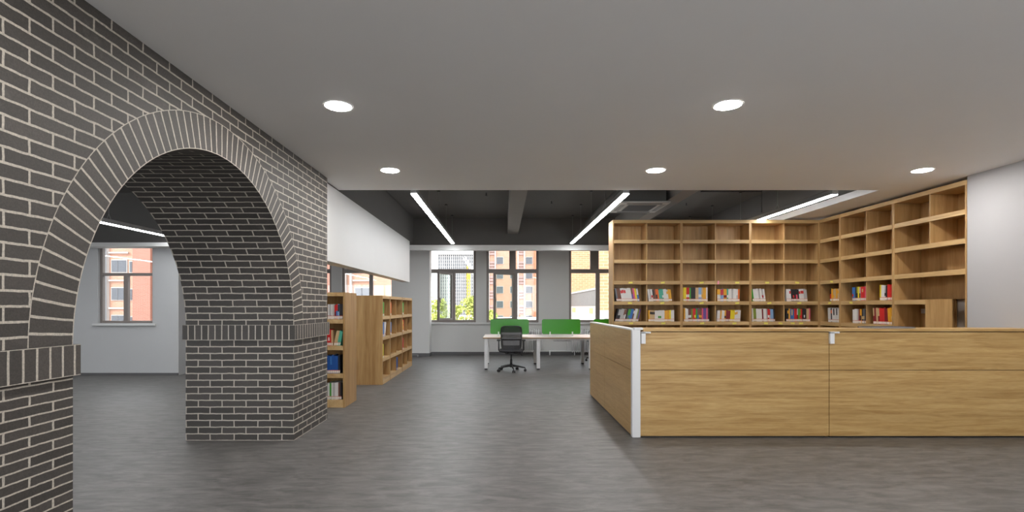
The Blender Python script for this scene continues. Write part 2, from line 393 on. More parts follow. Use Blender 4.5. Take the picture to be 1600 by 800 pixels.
# ------------------------------------------------------------------ windows
def window(name, x0, x1, y, z0, z1, transom, top_mull, low_mull, open_side=None, ang=42, f=.05):
    root = bpy.data.objects.new(name, None); C.objects.link(root); root.location = ((x0+x1)/2, y, z0); root['kind'] = 'structure'
    hw = (x1-x0)/2; H = z1-z0; D = .035
    m = MB()
    m.box(-hw, -hw+f, -D, D, 0, H).box(hw-f, hw, -D, D, 0, H).box(-hw+f, hw-f, -D, D, 0, f).box(-hw+f, hw-f, -D, D, H-f, H)
    t0, t1 = transom[0]-z0, transom[1]-z0
    m.box(-hw+f, hw-f, -D, D, t0, t1)
    xs = [-hw+f, hw-f]
    if top_mull: m.box(top_mull[0]-root.location.x, top_mull[1]-root.location.x, -D, D, t1, H-f)
    a, b = low_mull[0]-root.location.x, low_mull[1]-root.location.x
    m.box(a, b, -D, D, f, t0)
    m.build('window_frame', WINM, root, bevel=.004)
    g = MB()
    if top_mull:
        g.box(-hw+f, top_mull[0]-root.location.x, -.004, .004, t1, H-f); g.box(top_mull[1]-root.location.x, hw-f, -.004, .004, t1, H-f)
    else: g.box(-hw+f, hw-f, -.004, .004, t1, H-f)
    g.box(b, hw-f, -.004, .004, f, t0)
    if not open_side: g.box(-hw+f, a, -.004, .004, f, t0)
    g.build('window_pane', GLASS, root)
    if open_side:      # inward-opening casement hinged on the mullion, free edge towards the room
        W = a-(-hw+f)-.01; SH = t0-f-.01
        s = bpy.data.objects.new('sash', None)
        m = MB(); q = .055
        m.box(-W, 0, -.03, .03, 0, q).box(-W, 0, -.03, .03, SH-q, SH).box(-W, -W+q, -.03, .03, q, SH-q).box(-q, 0, -.03, .03, q, SH-q)
        s = m.build('sash', WINM, root, bevel=.004); s.location = (a, -D-.035, f+.005); s.rotation_euler = (0, 0, math.radians(ang))
        MB().box(-W+q, -q, -.004, .004, q, SH-q).build('sash_pane', SASHG, s)
        MB().box(-W+.012, -W+.036, -.06, -.03, SH*.42, SH*.46).box(-W+.014, -W+.034, -.075, -.055, SH*.36, SH*.46).build('handle', WINM, s)
    return root
names = ['window_1', 'window_2', 'window_3', 'window_4', 'window_5', 'window_6']
low = [(-5.74, -5.62), (-3.87, -3.76), (-1.46, -1.37), (.33, .44), (2.71, 2.83), (4.46, 4.56)]
topm = [(-5.80, -5.60), (-3.93, -3.73), None, (.20, .39), (2.55, 2.80), (4.40, 4.60)]
for i, (a, b) in enumerate(WINS):
    window(names[i], a, b, BY+.1, WZ0, WZ1, (2.37, 2.49), topm[i], low[i], open_side=i in (2, 3), ang=64 if i == 2 else 36, f=.07)
window('window_7', -8.25, -7.13, 10.6, 1.06, 2.66, (2.03, 2.09), None, (-7.77, -7.68), f=.05)

# ------------------------------------------------------------------ lamps
def disc(m, r, z, n=40, mi=0, x=0, y=0):
    k = len(m.v); m.v += [(x+r*math.cos(2*PI*i/n), y+r*math.sin(2*PI*i/n), z) for i in range(n)]
    m.f.append(tuple(range(k, k+n))); m.m.append(mi)
def downlight(loc, label):
    t = thing('downlight', loc, label, 'ceiling light', 'round recessed downlights in the pale ceiling')
    m = MB(); n = 40
    prof = [(.098, -.0005), (.104, -.004), (.116, -.004), (.118, 0)]
    for r, z in prof: m.v += [(r*math.cos(2*PI*i/n), r*math.sin(2*PI*i/n), z) for i in range(n)]
    for j in range(3):
        for i in range(n): k = (i+1) % n; m.f.append((j*n+i, j*n+k, (j+1)*n+k, (j+1)*n+i)); m.m.append(0)
    m.build('trim_ring', plain('matte_white_ring', srgb(225, 224, 222), .8, spec=.1), t)
    m = MB(); disc(m, .094, -.006); disc(m, .1, -.0035)
    for i in range(n): m.f.append((i, (i+1) % n, n+(i+1) % n, n+i)); m.m.append(0)
    m.build('diffuser', DISC, t)
    return t
DLS = [((-1.31, 4.11), 'round downlight between the brick arch and the counter, nearer the camera'),
       ((1.79, 4.09), 'large round downlight in the ceiling nearer the camera, in front of the counter'),
       ((-1.32, 6.05), 'small round downlight in the ceiling, closest to the end of the brick wall'),
       ((1.80, 6.05), 'small round downlight in the ceiling above the counter corner post'),
       ((4.93, 6.05), 'round downlight in the ceiling beside the wall shelves, closest to the white side wall'),
       ((4.93, 4.1), 'added unseen round downlight in the ceiling, above the front of the counter'),  # from here on: unseen lamps added to brighten the ceiling
       ((-1.31, 1.6), 'added unseen round downlight overhead beside the brick wall'),
       ((1.79, 1.6), 'added unseen round downlight overhead in the middle of the room'),
       ((4.93, 1.6), 'added unseen round downlight overhead beside the white side wall')]
d0 = downlight((DLS[0][0][0], DLS[0][0][1], CZ-.0005), DLS[0][1]); dk = children(d0)
for (px, py), lb in DLS[1:]: dup(d0, (px, py, CZ-.0005), lb, dk)

def pendant(x, y0, y1, z, ztop, label, group='linear pendant lamps under the dark ceiling'):
    t = thing('linear_pendant_lamp', (x, (y0+y1)/2, z), label, 'pendant lamp', group)
    h = (y1-y0)/2; W = .043
    m = B(-W, -W+.004, -h, h, 0, .07).box(W-.004, W, -h, h, 0, .07).box(-W+.004, W-.004, -h, h, .055, .07).box(-W, W, -h-.003, -h, 0, .07).box(-W, W, h, h+.003, 0, .07)
    m.build('housing', HOUSM, t)
    B(-W+.003, W-.003, -h+.003, h-.003, -.010, .008).build('diffuser', TUBE, t)
    L = ztop-z; k = max(2, round((y1-y0)/1.5)+1)
    for i in range(k):
        yy = -h+.15+(2*h-.3)*i/(k-1)
        c = MB().tube([(0, yy, .16), (0, yy, L-.012)], .0022, 6)
        c.tube([(-.035, yy, .07), (0, yy, .16)], .0022, 6).tube([(.035, yy, .07), (0, yy, .16)], .0022, 6)
        c.build('suspension_cable', HOUSM, t)
        MB().tube([(0, yy, L-.02), (0, yy, L)], .03, 14).build('ceiling_cap', BLACKP, t)
    return t
pendant(-1.24, 7.2, 12.85, 2.98, DZ, 'long white linear pendant hanging over the open floor near the header wall')
pendant(1.73, 7.2, 12.85, 2.98, DZ, 'long white linear pendant ending beside the back bookcases and the air conditioner')
pendant(4.68, 7.25, 13.0, 2.98, DZ, 'long white linear pendant above the back bookcases near the pale ceiling edge')
pendant(-6.42, 4.0, 9.97, 2.75, DZ, 'white linear pendant seen through the brick arch')
pendant(-10.5, 2.0, 9.5, 2.75, DZ, 'added unseen white linear pendant deep in the room behind the arch', 'added linear pendant lamps in the side room')  # unseen lamp added to light the side room
pendant(-4.3, 4.0, 9.9, 3.0, DZ, 'added unseen white linear pendant close behind the brick wall', 'added linear pendant lamps in the side room')  # likewise added out of view for the side room's light

# ------------------------------------------------------------------ bookcases
T = .022
def lip_label(m_parent, x, z, pink=False):
    pass
def wall_case(loc, rz, width, bays, label, group, shelves, height=2.96, depth=.36, labels=(), end_left=True, skip_div=()):
    """open shelving: local +X along the front, front plane y=0, depth towards +y"""
    t = thing('bookcase', loc, label, 'bookcase', group, rz); g = .0008
    for xx in (g, width-g-T): B(xx, xx+T, -.003, depth, 0, height-.061).build('side_panel', OAKV, t, bevel=.0015)
    xs = [0]+[sum(bays[:i+1]) for i in range(len(bays)-1)]+[width]
    B(T, width-T, depth-.012, depth, .06, height-.02).build('back_panel', OAKV, t)
    B(g, width-g, 0, depth, height-.06, height).build('top_board', OAKX if abs(rz) < .1 else OAKY, t, bevel=.002)
    for xx in xs[1:-1]:
        B(xx-.009, xx+.009, .0205, depth-.013, .06, height-.061).build('divider', OAKV, t, bevel=.001)
    for z in shelves:
        m = B(T+g, width-T-g, .03, depth-.014, z-.022, z)
        m.box(T+g+.0005, width-T-g-.0005, -.001, .02, z-.064, z)
        m.build('shelf', OAKX if abs(rz) < .1 else OAKY, t, bevel=.0015)
    B(T, width-T, .03, .05, 0, .06).build('plinth', OAKV, t)
    for (lx, z, pk, tilt) in labels:
        o = B(-.036, .036, -.001, 0, -.0145, .0145) if not pk else B(-.013, .013, -.001, 0, -.03, .03)
        o = o.build('shelf_label', PINKL if pk else STICKY, t, loc=(lx, -.0025, z-.032)); o.rotation_euler = (0, tilt, 0)
    return t
SH = [2.60, 2.243, 1.862, 1.494, 1.13, .76, .39, .1]
BX0, BF = 1.985, 9.27
UW = (RX-BX0)/3
GB = 'tall oak bookcases along the back of the counter area'
def L(*a): return [(x, z, 0, random.uniform(-.15, .15)) for x, z in a]
lab = [L((.32,1.862),(.9,1.862),(.31,1.494),(.89,1.494),(.33,1.13),(.91,1.13)),
       L((.36,1.862),(1.0,1.862),(.36,1.494),(1.0,1.494),(.37,1.13),(.95,1.13))+[(.66, 1.862, 1, .05)],
       L((.3,1.862),(.84,1.862),(.34,1.494),(.88,1.494),(.28,1.13),(.54,1.13),(.76,1.13),(.91,1.13))]
desc = ['tall open oak bookcase at the end nearest the windows, behind the counter',
        'tall open oak bookcase in the middle of the back row, with a pink paper tag',
        'tall open oak bookcase of the back row that meets the corner']
for i in range(3):
    wall_case((BX0+i*UW, BF, 0), 0, UW, [UW/2, UW/2], desc[i], GB, SH, labels=lab[i])
# along the right wall: local x runs towards the camera (-Y), front faces -X
GR = 'tall oak bookcases against the side wall'
wall_case((RX+.001, BF-.003, 0), -PI/2, .565, [.565], 'narrow tall oak bookcase of one bay in the corner', GR, SH, labels=L((.35,1.862),(.3,1.494)), depth=.4)
wall_case((RX, BF-.57, 0), -PI/2, 1.185, [.6, .585], 'tall oak bookcase with red books against the side wall, beside the corner one', GR, SH, labels=L((.28,1.494),), depth=.4)
B(-.36, .0, .0, .02, 0, 2.95).build('corner_filler', OAKV, bpy.data.objects['bookcase.003'])
# last unit, partly boxed in
def last_case():
    W = 1.19; D = .4; H = 2.96; g = .0008
    t = thing('bookcase', (RX, BF-.57-1.187, 0), 'tall empty oak bookcase with a boxed-in lower corner, beside the white wall', 'bookcase', GR, -PI/2)
    for xx in (g, W-T-g): B(xx, xx+T, -.003, D, 0, H-.061).build('side_panel', OAKV, t, bevel=.0015)
    B(g, W-g, 0, D, H-.06, H).build('top_board', OAKY, t, bevel=.002)
    B(T, W-T, D-.012, D, 1.497, H-.06).box(T, .6, D-.012, D, .06, 1.497).build('back_panel', OAKV, t)
    B(.62-.009, .62+.009, .018, D-.013, 2.244, H-.061).build('divider', OAKV, t)
    for z in (2.60, 2.243, 1.862):
        B(T+g, W-T-g, .03, D-.014, z-.022, z).box(T+g+.0005, W-T-g-.0005, -.001, .02, z-.064, z).build('shelf', OAKY, t, bevel=.0015)
    for z in (1.494, 1.06, .6, .1):
        B(T+g, .565, .03, D-.014, z-.022, z).box(T+g+.0005, .566, -.001, .02, z-.064, z).build('shelf', OAKY, t, bevel=.0015)
    B(.56, W-T-g, .30, D-.013, 1.5, 2.17).build('boxed_panel', OAKV, t, bevel=.001)
    B(.568, .97, 0, .018, .02, 1.496).box(.568, .586, .018, D-.014, .02, 1.496).build('boxed_column', OAKV, t, bevel=.001)
    B(.03, .12, D-.022, D-.013, 1.30, 1.37).build('wall_socket', WHITEM, t, bevel=.002)
last_case()

# low double-sided bookcases
LSH = [1.226, .855, .47, .107]
def low_case(loc, rz, width, bays, depth, label, group, plinth_h=.107):
    t = thing('low_bookcase', loc, label, 'bookcase', group, rz); H = 1.597; g = .0008
    for xx in (g, width-g-.026): B(xx, xx+.026, 0, depth, 0, H).build('side_panel', CASEV, t, bevel=.0015)
    B(.027, width-.027, depth/2-.006, depth/2+.006, .06, H-.03).build('back_panel', CASEV, t)
    B(.027, width-.027, .002, depth-.002, H-.022, H-.001).box(.027, width-.027, .002, .022, H-.055, H-.022).box(.027, width-.027, depth-.022, depth-.002, H-.055, H-.022).build('top_board', CASEH, t, bevel=.0015)
    x = 0
    for b in bays[:-1]:
        x += b; B(x-.009, x+.009, .01, depth-.01, .06, H-.057).build('divider', CASEV, t)
    for z in LSH:
        dz = .06 if z > .2 else .106
        B(.027, width-.027, .022, depth-.022, z-.02, z).box(.0265, width-.0265, .002, .022, z-dz, z).box(.0265, width-.0265, depth-.022, depth-.002, z-dz, z).build('shelf', CASEH, t, bevel=.0015)
    return t
low_case((-3.22, 7.13, 0), 0, 1.04, [.52, .52], .57, 'low oak bookcase with blue books, standing beside the brick pier', 'low free-standing oak bookcases')
GL = 'low oak bookcases set end to end under the header wall'
y = 9.2
lc = [(.63, [.63], 'low oak bookcase whose broad plain end faces the room, behind the blue-book case'),
      (1.19, [.6, .59], 'middle one of the low oak bookcases set end to end'),
      (1.19, [.6, .59], 'last low oak bookcase of the row, nearest the windows')]
lowroots = []
for wd, bays, lb in lc:
    # front faces +X; local x runs to +Y
    r = low_case((-2.14, y, 0), PI/2, wd, bays, .6, lb, GL); lowroots.append((y, wd, bays)); y += wd+.002
tag(B(-.03, .03, 0, .003, -.008, .008).build('sign_holder', BLACKP, None, loc=(-2.139, 11.2, 1.57)), 'small black label holder clipped to the top edge of the low bookcase', 'label holder').rotation_euler = (0, 0, PI/2)

# ------------------------------------------------------------------ books
BC = {'W': (214,210,206,'white'), 'w': (176,172,168,'pale grey'), 'R': (200,36,34,'red'), 'r': (126,30,34,'dark red'), 'Y': (228,204,32,'yellow'),
      'y': (222,160,40,'amber'), 'G': (64,150,48,'green'), 'g': (122,136,44,'olive green'), 'B': (56,112,176,'blue'), 'b': (128,162,200,'light blue'),
      'K': (36,32,36,'black'), 'n': (112,70,52,'brown'), 'N': (196,164,120,'tan'), 'P': (104,74,140,'purple'), 'p': (214,86,112,'pink'),
      'O': (224,104,34,'orange'), 'T': (74,160,136,'mint green'), 'e': (96,98,104,'grey'), 'D': (28,80,150,'deep blue'), 'd': (24,28,40,'navy')}
def bmat(c):
    r, g, b, n = BC[c]; return plain('book_cover_'+n.replace(' ', '_'), srgb(r, g, b), .5, var=.06, scale=60)
_bk = {}
def book_parts(c, band, w_, h, d):
    """cached meshes of one book: hard cover, pages, spine sticker, spine band; spine on the y=0 plane"""
    key = (c, band, round(w_, 3), round(h, 3), round(d, 3))
    if key in _bk: return _bk[key]
    out = []
    def keep(m, name, mats):
        o = m.build(name, mats); me = o.data; bpy.data.objects.remove(o); out.append((name, me))
    t = .0022; k = w_/2
    keep(B(-k, -k+t, 0, d, 0, h).box(k-t, k, 0, d, 0, h).box(-k+t, k-t, 0, t, 0, h), 'cover', bmat(c))
    keep(B(-k+t, k-t, t, d-.004, .003, h-.004), 'pages', PAPER)
    keep(B(-k+.0015, k-.0015, -.0007, -.0001, .006, .040, 0).box(-k+.0015, k-.0015, -.0009, -.0001, .041, .047, 1), 'spine_label', [LABELW, LABELR])
    if band:
        a, b_ = {1: (.62, .85), 2: (.3, .5), 3: (.5, .97), 4: (.2, .55)}[band[1]]
        keep(B(-k+.001, k-.001, -.0006, -.0001, h*a, h*b_), 'spine_band', bmat(band[0]))
    _bk[key] = out; return out
nbooks = 0
def put_book(loc, rz, lean, c, band, w_, h, d, label, group):
    global nbooks; nbooks += 1
    r = bpy.data.objects.new('book', None); C.objects.link(r); r.location = loc
    r.rotation_mode = 'ZYX' ; r.rotation_mode = 'XYZ'
    r.rotation_euler = (Matrix.Rotation(rz, 3, 'Z') @ Matrix.Rotation(lean, 3, 'Y')).to_euler()
    tag(r, label, 'book', group)
    for name, me in book_parts(c, band, w_, h, d):
        o = bpy.data.objects.new(name, me); C.objects.link(o); o.parent = r
def parse(s):
    out = []; 
    for tok in s.split():
        c = tok[0]; band = None
        if len(tok) >= 3: band = (tok[1], int(tok[2]))
        out.append((c, band))
    return out
def row(origin, rz, z, start, end, spec, lean, hgt, place, group, side, inset=.03, d=.17, reverse_count=False):
    """books side by side along the local x of a case whose origin is given"""
    bk = parse(spec); n = len(bk); tl = math.tan(abs(lean)); cl = math.cos(lean)
    span = end-start; wd = span/n; x = start
    ux = Vector((math.cos(rz), math.sin(rz), 0)); uy = Vector((-math.sin(rz), math.cos(rz), 0))
    for i, (c, band) in enumerate(bk):
        w_ = wd*cl-.0012
        h = hgt*1.07*random.choice((.96, .98, 1, 1, 1.02))
        ins = inset+random.uniform(0, .006)
        # the leaning book stands on one lower corner
        dz = math.sin(abs(lean))*w_/2+.0006
        p = Vector(origin)+ux*(x+wd/2)+uy*ins; p.z = z+dz
        nm = BC[c][3].replace(' ', '-')
        if band: nm += '-and-'+BC[band[0]][3].replace(' ', '-') if band[0] != c else ''
        idx = n-1-i if reverse_count else i
        put_book(p, rz, lean, c, band, w_, h, d, f'{nm} book, {ORD[idx]} from {side}, {place}', group)
        x += wd
o1 = [(BX0+i*UW, BF, 0) for i in range(3)]
hb = UW/2
back = [
 # bay, row, start, end, spec, lean, height
 (0, 'u', .055, .45, 'e n n WR1 WR1 WR1 W W W nP4 p Y BW3', -.17, .222),
 (1, 'u', .03, .43, 'W w WR2 nK3 n OK4 O T T TW2 W W Wy1 y y', -.13, .205),
 (2, 'u', .02, .44, 'Y Y RW2 RW2 G K K K N N bW2 bW2 Ny2 y y W', 0, .232),
 (3, 'u', .025, .41, 'yW4 yW4 bR3 bR3 yr2 yr2 TW2 W W w W W wW3 O', 0, .208),
 (4, 'u', .035, .255, 'G W W W w W wR2 W', -.14, .212),
 (5, 'u', .045, .40, 'W W WR1 K KR2 K Kp4 K WR1 WR1 WR1 w w', -.09, .205),
 (0, 'l', .025, .42, 'K Kw3 Kw3 w w wn3 nW4 K eG3 GB2 B B nW1 W W g P', .24, .218),
 (1, 'l', .02, .47, 'y NK1 NK1 NK1 W W WG2 WG2 W W y y y Y W W', 0, .19),
 (2, 'l', .03, .47, 'y W W nW2 nW2 g R RY2 G Bn3 ny2 ny2 p P P p K', 0, .222),
 (3, 'l', .02, .42, 'W W y W W yK2 r r r Y Y Y Wy1 Wy1 W W', .06, .19),
 (4, 'l', .03, .42, 'W g g W W W W r W W w RW2 wR3 b b K', -.05, .215),
 (5, 'l', .03, .45, 'K Ky1 y B BN3 B R R rw3 G gR2 R K KW2 K N N p', 0, .218),
]
bayn = ['first', 'second', 'third', 'fourth', 'fifth', 'sixth']
for bay, r_, a, b, spec, lean, h in back:
    o = o1[bay//2]; off = (bay % 2)*hb+ (0.012 if bay % 2 == 0 else 0.0)
    z = 1.494 if r_ == 'u' else 1.13
    row(o, 0, z, off+a+.01, off+b+.03, spec, lean, h, f'{"upper" if r_=="u" else "lower"} row, {bayn[bay]} back shelf bay',
        'books in the back bookcases', 'window side')
right = [
 ((RX, BF-.003, 0), .25, .53, 'KR4 y Ny2 N y Ny1 W', 'u', 0, .205, 'corner bay'),
 ((RX, BF-.57, 0), .26, .58, 'BR2 B K gK4 Y wK4 R RN1 R p', 'u', 0, .21, 'middle bay'),
 ((RX, BF-.57, 0), .87, 1.155, 'Y W W wK2 K R R R g', 'u', 0, .215, 'last filled bay'),
 ((RX, BF-.003, 0), .20, .53, 'W W KO1 W WK3 W WK3 W W', 'l', -.05, .228, 'corner bay'),
 ((RX, BF-.57, 0), .27, .58, 'W W W w r yK4 KN2 eN2 K', 'l', 0, .215, 'middle bay'),
 ((RX, BF-.57, 0), .74, 1.15, 'rN3 r N rN3 R R R r r y y yW2', 'l', -.06, .235, 'last filled bay'),
]
for o, a, b, spec, r_, lean, h, nm in right:
    row(o, -PI/2, 1.494 if r_ == 'u' else 1.13, a, b, spec, lean, h, f'{"upper" if r_=="u" else "lower"} row, {nm} of side shelves', 'books in the side wall bookcases', 'corner', d=.18)
# low bookcase beside the pier (front plane y = 7.13)
OA = (-3.22, 7.13, 0)
rowsA = [(1.226, .79, 1.0, 'W w W w rR3 RB4 bK3 K K', 0, .19, 'top shelf'), (.855, .775, .99, 'R R R W N N nT3 T T', .0, .20, 'second shelf'),
         (.47, .77, .965, 'D D DB3 D D D d', -.02, .235, 'third shelf'), (.107, .77, .985, 'w W G W w W W n K', 0, .22, 'bottom shelf')]
for z, a, b, spec, lean, h, nm in rowsA:
    if nm == 'second shelf':
        row(OA, 0, z, a, .865, 'R RW2 R N', -.02, .21, nm+' of bookcase by pier', 'books in the low bookcase by the pier', 'the pier', d=.2)
        row(OA, 0, z, .872, .965, 'N N T T', .2, .195, nm+' of bookcase by pier', 'books in the low bookcase by the pier', 'the gap', d=.2)
    else:
        row(OA, 0, z, a, b, spec, lean, h, nm+' of bookcase by pier', 'books in the low bookcase by the pier', 'the pier', d=.2)
# low bookcases under the header: fronts face +X (local x to +Y)
few = [(0, .03, .12, 'G G g', 1.226, 0, 'top row, first bay'), (0, .03, .10, 'B B', .855, 0, 'second row, first bay'), (0, .17, .2, 'W', .855, .3, 'second row, first bay, leaning'),
       (0, .03, .10, 'Y g', .47, 0, 'third row, first bay'), (1, .03, .1, 'O O', 1.226, 0, 'top row, second bay'), (1, .03, .1, 'B B', .855, 0, 'second row, second bay'),
       (1, .62, .68, 'D D', .107, 0, 'bottom row, third bay'), (2, .03, .13, 'G G G', 1.226, 0, 'top row, fourth bay'), (2, .03, .16, 'Y RY1 RY4 R', .855, 0, 'second row, fourth bay'),
       (2, .03, .1, 'R R', .47, 0, 'third row, fourth bay')]
for k, a, b, spec, z, lean, nm in few:
    yy = lowroots[k][0]
    row((-2.14, yy, 0), PI/2, z, a+.03, b+.05, spec, lean, .24, nm+' of end-to-end cases', 'books in the end-to-end low bookcases', 'its near side', inset=.006, d=.18)

# ------------------------------------------------------------------ reception counter
COREM = plain('dark_brown_carcass_board', srgb(84, 62, 40), .7)
FY = 5.5; CX = 1.385; CT = 1.163
def front_unit(x0, x1, label, brack, cap_x0):
    t = thing('reception_counter', (x0, FY, 0), label, 'counter', 'long oak front of the counter'); W = x1-x0
    B(0, W-.004, 0, .025, .018, .718).build('lower_panel', PANX, t, bevel=.001)
    B(0, W-.004, 0, .025, .724, CT-.035).build('upper_panel', PANX, t, bevel=.001)
    B(cap_x0-x0, W+.085 if x1 < 4 else W, -.012, .34, CT-.028, CT).build('countertop', PANX, t, bevel=.002)
    B(0, W-.004, .026, .3, .02, CT-.035).build('core', COREM, t)
    B(.03, W-.004, .3005, .82, .70, .73).build('desk_surface', PANX, t, bevel=.002)
    B(.02, W-.03, .03, .29, 0, .0195).build('plinth', BLACKP, t)
    bx = brack-x0
    B(bx, bx+.045, -.032, -.001, 1.005, 1.128).box(bx, bx+.10, -.032, -.001, 1.115, 1.132).build('bracket', WHITEM, t, bevel=.002)
    return t
front_unit(1.475, 3.49, 'long oak counter section joined to the white corner post', 1.476, 1.50)
front_unit(3.492, 5.695, 'long oak counter section running out of the frame toward the white side wall', 3.482, 3.578)
side = thing('counter_end_screen', (CX, FY-.005, 0), 'oak end screen of the counter with white corner post and white top edge', 'counter end')
for a, b in ((.062, 1.487), (1.492, 2.64)):
    B(0, .025, a, b, .018, .716).build('lower_panel', PANY, side, bevel=.001)
    B(0, .025, a, b, .721, CT-.02).build('upper_panel', PANY, side, bevel=.001)
B(.026, .085, .062, 2.64, .02, CT-.022).build('core', COREM, side)
B(0, .0885, .0, .06, .004, CT-.012).box(.012, .08, -.004, 0, .004, CT-.012).build('corner_post', WHITEM, side, bevel=.003)
B(-.003, .085, .04, 2.645, CT-.019, CT-.003).build('top_edge', WHITEM, side, bevel=.002)
B(.02, .1135, -.005, .045, CT-.011, CT+.012).build('post_cap', WHITEM, side, bevel=.002)
# dark blue folder on the counter
f = thing('folder', (4.2, FY+.06, CT+.0006), 'flat dark blue folder lying on the counter section nearest the side wall', 'folder')
B(-.2, .26, 0, .24, 0, .004).box(-.2, .26, 0, .24, .011, .015).box(-.2, .26, .236, .24, .004, .011).build('cover', plain('dark_blue_cover', srgb(34, 48, 72), .5), f)
B(-.195, .25, .006, .234, .0045, .0105).build('pages', PAPER, f)

# ------------------------------------------------------------------ desk island
desk = thing('workstation_desk', (-.43, 11.39, 0), 'long white-framed desk with pale top and green screens, before the windows', 'desk')
DW, DD, DH = 3.6, 1.27, .715
B(0, DW, 0, DD, DH-.022, DH).build('desk_top', DESKTOP, desk, bevel=.002)
B(0, DW, -.003, -.0005, DH-.023, DH-.001).box(-.003, -.0005, -.003, DD, DH-.023, DH-.001).build('edge_band', EDGEM, desk)
for i in range(4):
    for j in range(2):
        lx = .03+i*(DW-.12)/3; ly = .03 if j == 0 else DD-.11
        leg = B(lx, lx+.075, ly, ly+.075, .025, DH-.0235).build('leg', WHITEM, desk, bevel=.004)
        B(lx+.008, lx+.067, ly+.008, ly+.067, 0, .0245).build('foot', BLACKP, leg)
B(.105, DW-.12, .045, .075, DH-.065, DH-.024).box(.105, DW-.12, DD-.075, DD-.045, DH-.065, DH-.024).build('side_rail', WHITEM, desk)
m = MB()
for k in range(16): m.box(1.62+k*.025, 1.626+k*.025, .5, .66, .60, .604).box(1.62+k*.025, 1.626+k*.025, .5, .504, .60, .67)
m.box(1.61, 2.01, .498, .502, .665, .67).box(1.61, 2.01, .656, .66, .598, .603).box(1.61, 2.01, .498, .502, .598, .603)
m.box(1.7, 1.71, .498, .508, .60, DH-.023).box(1.9, 1.91, .498, .508, .60, DH-.023)
m.build('cable_tray', GREYP, desk)
def rr(w_, h, r, n=6):
    P = []
    for cx, cz, a in ((w_-r, r, -PI/2), (w_-r, h-r, 0), (r, h-r, PI/2), (r, r, PI)):
        P += [(cx+r*math.cos(a+PI/2*i/n), cz+r*math.sin(a+PI/2*i/n)) for i in range(n+1)]
    return P
sl = ['green desk screen behind the office chair', 'green desk screen next to the one behind the chair, fully in view', 'green desk screen mostly hidden by the counter end']
for i in range(3):
    s = thing('desk_screen', (-.28+i*1.2, 12.0, DH+.0005), sl[i], 'desk screen', 'rounded green desk screens')
    MB().prism([(a, b+.045) for a, b in rr(.895, .345, .045)], 'Y', -.006, .006).build('screen_panel', GREEN, s, bevel=.001)
    for cx in (.19, .71):
        B(cx-.018, cx+.018, -.03, .03, 0, .012).box(cx-.015, cx+.015, -.018, -.0065, .012, .10).box(cx-.015, cx+.015, .0065, .018, .012, .10).build('clamp', WHITEM, s, bevel=.003)

